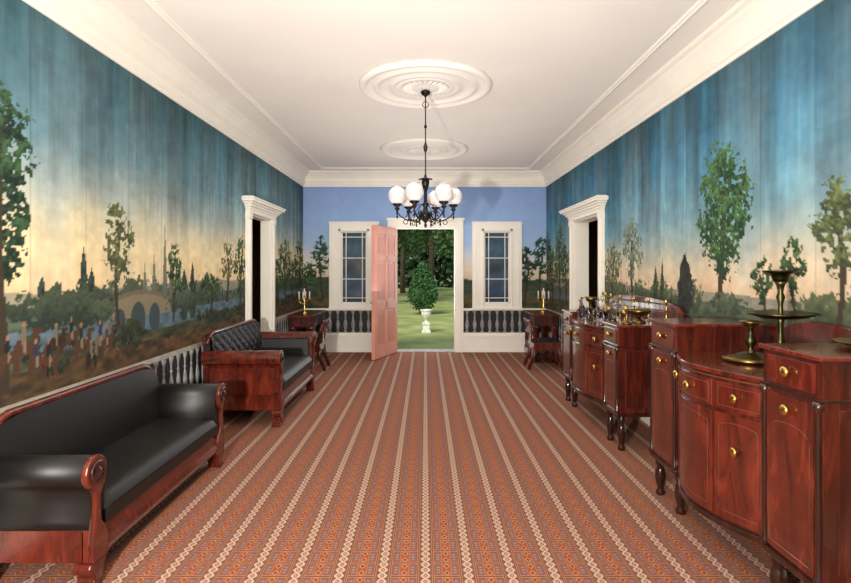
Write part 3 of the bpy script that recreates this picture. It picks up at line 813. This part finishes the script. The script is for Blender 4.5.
# ---------------------------------------------------------------- sideboards
def sideboard(y0,y1,ped,xf,xb,bow,zmid,zped,zbot,lab,cuts,zback,fullback):
    r=root('sideboard',((xf+xb)/2,(y0+y1)/2,0),lab,'sideboard')
    ya,yb=y0+ped,y1-ped
    def fx(yy):
        if yy<ya or yy>yb: return xf
        return xf+.03-bow*math.sin(pi*(yy-ya)/(yb-ya))
    N=24
    bow_pts=[(fx(ya+(yb-ya)*i/N),ya+(yb-ya)*i/N) for i in range(N+1)]
    MB().prism(bow_pts+[(xb,yb),(xb,ya)],'z',zbot,zmid-.025).build('centre_case',MAH,r,bevel=.002)
    tp=[(x-.022,yy) for x,yy in bow_pts]
    MB().prism(tp+[(xb,yb),(xb,ya)],'z',zmid-.025,zmid).build('top',MAHR,r,bevel=.006)
    MB().prism([(x-.014,yy) for x,yy in bow_pts]+[(xb,yb),(xb,ya)],'z',zbot,zbot+.035).build('base_moulding',MAHD,r,bevel=.006)
    MB().prism([(x-.006,yy) for x,yy in bow_pts]+[(xb,yb),(xb,ya)],'z',zmid-.045,zmid-.038).build('inlay_band',STRING,r)
    def knob(par,yy,z,x,k=1.0):
        MB().lathe([(.010*k,.0),(.009*k,-.006),(.016*k,-.009),(.024*k,-.014*k),(.026*k,-.019*k),(.023*k,-.025*k),(.015*k,-.029*k),(.003,-.031*k)],(x,yy,z),18,'x').build('knob',BRASS,par)
    def cpanel(name,p,q_,z0,z1,t,mat,par,off=0):
        n=max(2,int((q_-p)/.03))
        f=[(fx(p+(q_-p)*i/n)-off-t,p+(q_-p)*i/n) for i in range(n+1)]
        bk_=[(fx(p+(q_-p)*i/n)-off+.004,p+(q_-p)*i/n) for i in range(n,-1,-1)]
        return MB().prism(f+bk_,'z',z0,z1).build(name,mat,par,bevel=.003)
    def inlay(p,q_,z0,z1,t,par,arch=True):
        n=10
        ah=.03 if arch else 0
        pth=[(p,z0),(q_,z0),(q_,z1-ah)]+[((q_+p)/2+(q_-p)/2*math.cos(t_),z1-ah+ah*math.sin(t_)) for t_ in [i*pi/n for i in range(1,n)]]+[(p,z1-ah),(p,z0)]
        full=[]
        for (a,za),(b_,zb) in zip(pth[:-1],pth[1:]):
            for i in range(6): full.append((a+(b_-a)*i/6,za+(zb-za)*i/6))
        full.append(pth[-1])
        MB().tube([(fx(a)-t+.002,a,z) for a,z in full],.0022,5).build('inlay_stringing',STRING,par)
    dz0,dz1=zmid-.20,zmid-.06
    for ci,(p,q_) in enumerate(cuts):
        mid=(p+q_)/2
        d=cpanel('drawer',p+.008,q_-.008,dz0,dz1,.012,MAHR,r)
        inlay(p+.03,q_-.03,dz0+.02,dz1-.02,.013,d,False)
        knob(d,mid,(dz0+dz1)/2,fx(mid)-.012)
        d=cpanel('cupboard_door',p+.008,q_-.008,zbot+.05,dz0-.02,.012,MAHR,r)
        inlay(p+.035,q_-.035,zbot+.09,dz0-.06,.013,d)
        if ci==0: knob(d,mid,dz0-.20,fx(mid)-.012)
    for (p,q_) in((y0,ya),(yb,y1)):
        MB().box(xf,xb,p,q_,zbot,zped-.022).build('pedestal_case',MAH,r,bevel=.002)
        MB().box(xf-.02,xb,p-.015,q_+.012,zped-.022,zped).build('pedestal_top',MAHR,r,bevel=.006)
        MB().box(xf-.012,xb,p-.008,q_+.006,zbot,zbot+.035).build('base_moulding',MAHD,r,bevel=.006)
        MB().box(xf-.016,xb,p-.01,q_+.008,zped-.19,zped-.178).build('waist_moulding',MAHD,r,bevel=.003)
        def pp(name,z0,z1):
            return MB().box(xf-.012,xf+.004,p+.04,q_-.04,z0,z1).build(name,MAHR,r,bevel=.003)
        d=pp('drawer',zped-.165,zped-.04);knob(d,(p+q_)/2,zped-.1,xf-.012)
        d=pp('cupboard_door',zbot+.05,zped-.21)
        MB().tube([(xf-.0115,a,z) for a,z in [(p+.06,zbot+.08),(q_-.06,zbot+.08),(q_-.06,zped-.38)]+[((p+q_)/2+((q_-p)/2-.06)*math.cos(t_),zped-.38+.05*math.sin(t_)) for t_ in [i*pi/8 for i in range(1,8)]]+[(p+.06,zped-.38),(p+.06,zbot+.08)]],.0022,5).build('inlay_stringing',STRING,d)
        knob(d,(p+q_)/2,zped-.27,xf-.012)
        for yy in(p+.018,q_-.018):
            MB().lathe([(.02,zbot+.035),(.022,zbot+.05),(.012,zbot+.07),(.013,zbot+.2),(.015,zped-.3),(.012,zped-.24),(.022,zped-.22),(.02,zped-.19)],(xf-.004,yy,0),12).build('corner_column',MAHD,r)
    MB().box(xf+.06,xb-.06,y0-.006,y0+.004,zbot+.08,zped-.22).build('end_panel',MAH,r,bevel=.004)
    lp=[(.03,0),(.034,.02),(.022,.04),(.026,.06),(.034,.10),(.038,.14),(.03,.18),(.022,.20),(.034,.215),(.036,.24),(.03,.25),(.035,zbot+.01)]
    lp=[(a,z*zbot/.26 if z<=.25 else zbot+.01) for a,z in lp]
    for yy in(y0+.045,ya-.04,yb+.04,y1-.045):
        MB().lathe(lp,(xf+.045,yy,0),14).build('leg',MAHD,r)
    for yy in(y0+.045,y1-.045):
        MB().lathe(lp,(xb-.045,yy,0),14).build('leg',MAHD,r)
    ba,bb=(y0,y1) if fullback else (ya,yb)
    z_=zped if fullback else zmid
    bp=[(ba,z_-.01),(bb,z_-.01),(bb,zback-.05),(bb-.08,zback)]
    bp+=[((ba+bb)/2+((bb-ba)/2-.14)*math.cos(t_),zback+.05*math.sin(t_)) for t_ in [i*pi/10 for i in range(11)]]
    bp+=[(ba+.08,zback),(ba,zback-.05)]
    if fullback: MB().box(xb-.03,xb,ya,yb,zmid-.01,z_).build('backboard',MAHR,r)
    MB().prism(bp,'x',xb-.03,xb).build('backboard',MAHR,r,bevel=.004)
    return r,fx
sideboard(2.16,3.8,.38,1.62,2.265,.15,1.07,1.24,.26,'large bow-front mahogany sideboard with round brass knobs',[(2.545,2.80),(2.80,3.18),(3.18,3.415)],1.24,False)
sideboard(4.62,6.45,.36,1.68,2.265,.12,1.04,1.10,.30,'smaller bow-front mahogany sideboard with glassware on top',[(4.985,5.27),(5.27,5.80),(5.80,6.085)],1.26,True)

r=root('gallery_rail',(2.15,5.44,1.04),'curved aged brass gallery rail with turned posts along the sideboard top','gallery rail')
def gx(yy): return 2.13-.10*math.sin(pi*(yy-4.69)/1.68)
for yy in(4.69,4.95,5.2,5.53,5.85,6.12,6.37):
    zb=1.10 if (yy<4.98 or yy>6.09) else 1.04
    MB().lathe([(.014,zb),(.014,zb+.01),(.006,zb+.02),(.006,1.22),(.011,1.23),(.006,1.24),(.006,1.28),(.014,1.29),(.016,1.305),(.002,1.325)],(gx(yy),yy,0),10).build('post',BRASS,r)
q=MB()
for zz,rr in((1.28,.007),(1.22,.005)): q.tube([(gx(4.69+i*1.68/24),4.69+i*1.68/24,zz) for i in range(25)],rr,6)
q.build('rail',DBRASS,r)

# ---------------------------------------------------------------- table-top objects
def decanter(x,y_,z,lab):
    r=root('decanter',(x,y_,z),lab,'decanter',group='glassware on the sideboard')
    MB().lathe([(.045,0),(.05,.01),(.052,.06),(.048,.10),(.02,.135),(.016,.16),(.022,.165),(.018,.172),(.024,.18)],(x,y_,z),16).build('bottle',CRYSTAL,r)
    MB().lathe([(.008,.178),(.008,.19),(.02,.2),(.024,.215),(.012,.23),(.002,.235)],(x,y_,z),12).build('stopper',CRYSTAL,r)
for x,yy in((1.88,5.3),(1.84,5.66),(1.76,5.95)): decanter(x,yy,1.04,'clear cut-glass decanter with stopper')
def goblet(x,y_,z):
    MB().lathe([(.032,0),(.03,.004),(.006,.01),(.005,.06),(.02,.07),(.033,.1),(.035,.14),(.032,.14),(.018,.075),(.001,.072)],(x,y_,z),14).build('goblet',CRYSTAL,label='clear stemmed drinking glass',cat='glass',group='glassware on the sideboard')
for x,yy in((1.74,5.2),(1.72,5.6)): goblet(x,yy,1.04)
def stand(name,x,y_,z,prs,lab,cat):
    r=root(name,(x,y_,z),lab,cat)
    for nm,pr,mat in prs: MB().lathe(pr,(x,y_,z),24).build(nm,mat,r)
    return r
def stick(x,y_,z):
    r=root('candlestick',(x,y_,z),'short aged brass candlestick standing on the sideboard','candlestick',group='brass candlesticks on the sideboard')
    MB().lathe([(.045,0),(.047,.01),(.02,.02),(.009,.035),(.016,.06),(.009,.08),(.009,.11),(.018,.12),(.009,.13)],(x,y_,z),14).build('stem',DBRASS,r)
    MB().lathe([(.009,.128),(.024,.132),(.024,.138),(.016,.14),(.017,.16),(.012,.16),(.002,.145)],(x,y_,z),14).build('socket',BRASS,r)
for x,yy,z in((1.8,4.74,1.10),(1.9,5.06,1.04),(1.9,5.48,1.04),(1.8,6.16,1.10)): stick(x,yy,z)
stand('compote',1.95,4.84,1.10,[('foot',[(.06,0),(.06,.01),(.02,.03),(.012,.055)],DBRASS),('bowl',[(.012,.05),(.06,.07),(.1,.1),(.105,.12),(.1,.12),(.05,.08),(.002,.065)],DBRASS)],'aged brass footed bowl on the sideboard','compote')
stand('compote',1.95,6.24,1.10,[('foot',[(.05,0),(.05,.01),(.015,.03),(.01,.1)],DBRASS),('bowl',[(.01,.09),(.05,.11),(.08,.16),(.075,.16),(.04,.12),(.002,.1)],DBRASS)],'small aged brass goblet-shaped bowl on the sideboard','compote')
stand('candle_stand',1.84,3.0,1.07,[('base',[(.12,0),(.14,.008),(.145,.022),(.1,.03),(.05,.05),(.03,.055)],DBRASS),('stem',[(.03,.05),(.022,.06),(.014,.08),(.026,.1),(.03,.12),(.016,.15),(.014,.19),(.024,.2)],OLIVE),('candle_cup',[(.02,.195),(.035,.205),(.04,.215),(.06,.225),(.055,.23),(.03,.225),(.002,.215)],DBRASS)],'short aged brass stand with a broad round dish foot','candle stand')
stand('epergne',2.07,3.09,1.07,[('base',[(.085,0),(.09,.012),(.06,.03),(.03,.05),(.02,.07)],OLIVE),('stem',[(.02,.06),(.03,.09),(.016,.12),(.014,.2),(.024,.235),(.014,.26),(.013,.32),(.024,.36),(.014,.39),(.022,.43),(.04,.46)],OLIVE),('tray',[(.02,.23),(.1,.238),(.17,.258),(.175,.27),(.1,.25),(.02,.245)],OLIVE),('top_dish',[(.035,.45),(.045,.47),(.05,.495),(.095,.51),(.096,.516),(.05,.505),(.002,.48)],OLIVE)],'tall dark bronze epergne with wide tray and flared top dish','epergne')
stand('serving_dish',2.02,2.36,1.24,[('dish',[(.06,0),(.12,.008),(.16,.025),(.165,.03),(.11,.016),(.002,.01)],DBRASS)],'shallow brass serving dish on the pedestal top','dish')

# ---------------------------------------------------------------- console tables, chairs, candelabra at the far end
def console(x0,x1,y0,y1,lab):
    r=root('console_table',((x0+x1)/2,(y0+y1)/2,0),lab,'table')
    MB().box(x0-.01,x1+.01,y0-.02,y1+.02,.78,.82).build('table_top',MAHR,r,bevel=.006)
    MB().box(x0+.02,x1-.02,y0+.02,y1-.02,.62,.78).build('apron',MAH,r,bevel=.003)
    MB().box(x0+.01,x1-.01,y0+.01,y1-.01,.06,.16).build('base_shelf',MAH,r,bevel=.006)
    bx=(x0+.01,x0+.03) if x0<0 else (x1-.03,x1-.01)
    MB().box(*bx,y0+.05,y1-.05,.16,.62).build('back_panel',MAHD,r)
    for xx in(x0+.06,x1-.06):
        for yy in(y0+.07,y1-.07):
            MB().lathe([(.05,.16),(.054,.18),(.04,.2),(.05,.3),(.04,.56),(.052,.59),(.052,.62)],(xx,yy,0),14).build('leg',MAHR,r)
            MB().sphere((xx,yy,.037),.036,n=12).build('foot',MAHD,r)
console(-2.27,-1.85,8.75,9.85,'mahogany pier table with column legs beneath painted trees')
console(1.82,2.24,8.9,9.85,'mahogany pier table with column legs in the room corner')
def candelabrum(x,y_,z,lab):
    r=root('candelabrum',(x,y_,z),lab,'candelabrum')
    MB().lathe([(.055,0),(.055,.015),(.03,.03),(.012,.05),(.02,.1),(.01,.14),(.018,.22),(.01,.25),(.012,.3)],(x,y_,z),14).build('stem',BRASS,r)
    for k,(dx,dy) in enumerate(((0,0),(.09,0),(-.09,0),(0,.09),(0,-.09))):
        zz=.3 if k==0 else .25
        if k:
            MB().tube([(x,y_,z+.2),(x+dx*.5,y_+dy*.5,z+.17),(x+dx,y_+dy,z+.2),(x+dx,y_+dy,z+zz)],.006,6).build('arm',BRASS,r)
        MB().lathe([(.011,zz),(.011,zz+.12),(.003,zz+.13)],(x+dx,y_+dy,z),8).build('candle',CANDLE,r)
        MB().lathe([(.006,zz-.01),(.028,zz),(.028,zz+.006),(.008,zz+.002)],(x+dx,y_+dy,z),10).build('drip_pan',CRYSTAL,r)
candelabrum(-2.08,9.1,.82,'brass five-light candelabrum with white candles on the pier table')
candelabrum(2.07,9.3,.82,'brass five-light candelabrum with white candles on the corner table')
def chair(cx,cy_,rot,lab):
    M=Matrix.Translation((cx,cy_,0))@Matrix.Rotation(rot,4,'Z')
    r=root('side_chair',(cx,cy_,0),lab,'chair')
    MB(M).box(-.23,.23,-.22,.21,.31,.43).build('seat_frame',MAHR,r,bevel=.01)
    def s_(u,v):
        return(-.21+.42*u,-.2+.38*v,.43+.05*(1-abs(2*u-1)**4)*(1-abs(2*v-1)**4))
    MB(M).grid(s_,12,12).box(-.21,.21,-.2,.18,.425,.432).build('seat',BLACK,r)
    for sx in(-1,1):
        MB(M).tube([(sx*.19,-.18,.36),(sx*.195,-.21,.22),(sx*.2,-.23,.1),(sx*.2,-.27,.014)],lambda t:.045-.02*t,8).build('leg',MAHR,r)
        MB(M).tube([(sx*.18,.18,.36),(sx*.185,.2,.22),(sx*.19,.28,.014)],lambda t:.04-.015*t,8).build('leg',MAHR,r)
        MB(M).tube([(sx*.19,.17,.38),(sx*.195,.2,.58),(sx*.2,.26,.76)],.028,8).build('back_stile',MAHR,r)
    def crest(u,v): return(-.24+.48*u,.24+.03*(1-(2*u-1)**2)+.02*v,.60+.17*v)
    q=MB(M).grid(crest,14,3)
    q.tube([crest(i/14,1) for i in range(15)],.02,8);q.tube([crest(i/14,0) for i in range(15)],.016,8)
    q.build('crest_rail',MAHR,r)
    MB(M).prism([(-.08,.43),(.08,.43),(.05,.52),(.09,.62),(-.09,.62),(-.05,.52)],'y',.2,.222).build('back_splat',MAH,r)
chair(-1.84,8.4,-pi/2,'mahogany side chair with black seat beside the pier table')
chair(1.9,8.5,pi/2,'mahogany side chair with curved crest rail by the corner table')

# ---------------------------------------------------------------- lights
def area(name,loc,target,size,power,col=(1,1,1),sy=None):
    l=bpy.data.lights.new(name,'AREA');l.energy=power;l.color=col;l.size=size
    if sy: l.shape='RECTANGLE';l.size_y=sy
    o=bpy.data.objects.new(name,l);sc.collection.objects.link(o);o.location=loc
    o.rotation_euler=(Vector(target)-Vector(loc)).to_track_quat('-Z','Y').to_euler()
    return o
area('flash_light',(-.9,-.2,1.5),(0.2,6,2.2),.12,280,(1,.95,.87))
area('bounce_light',(0,-.9,2.9),(0,6,1.4),2.0,55,(1,.96,.9),1.0)
area('bounce_up_light',(0,5.4,1.2),(0,5.4,3.4),2.2,56,(1,.97,.94),8.0)
area('hall_fill_light',(0,7.0,3.2),(0,7.4,0),1.8,55,(1,.96,.9),4.6)
area('door_daylight',(0,YF+1.2,1.6),(0,5,.8),1.2,40,(.95,.98,1),2.0)
s=bpy.data.lights.new('sun','SUN');s.energy=3.4;s.angle=.35;s.color=(1,.95,.82)
o=bpy.data.objects.new('sun',s);sc.collection.objects.link(o);o.rotation_euler=(math.radians(46),0,math.radians(-28))
w=bpy.data.worlds.new('world');sc.world=w;w.use_nodes=True
nt=w.node_tree;bg=nt.nodes['Background']
tc=nt.nodes.new('ShaderNodeTexCoord');sp=nt.nodes.new('ShaderNodeSeparateXYZ');nt.links.new(tc.outputs['Generated'],sp.inputs[0])
nt.links.new(ramp(nt,sp.outputs[2],[(0,(210,218,216)),(.6,(150,175,212))]),bg.inputs[0]);bg.inputs[1].default_value=1.0
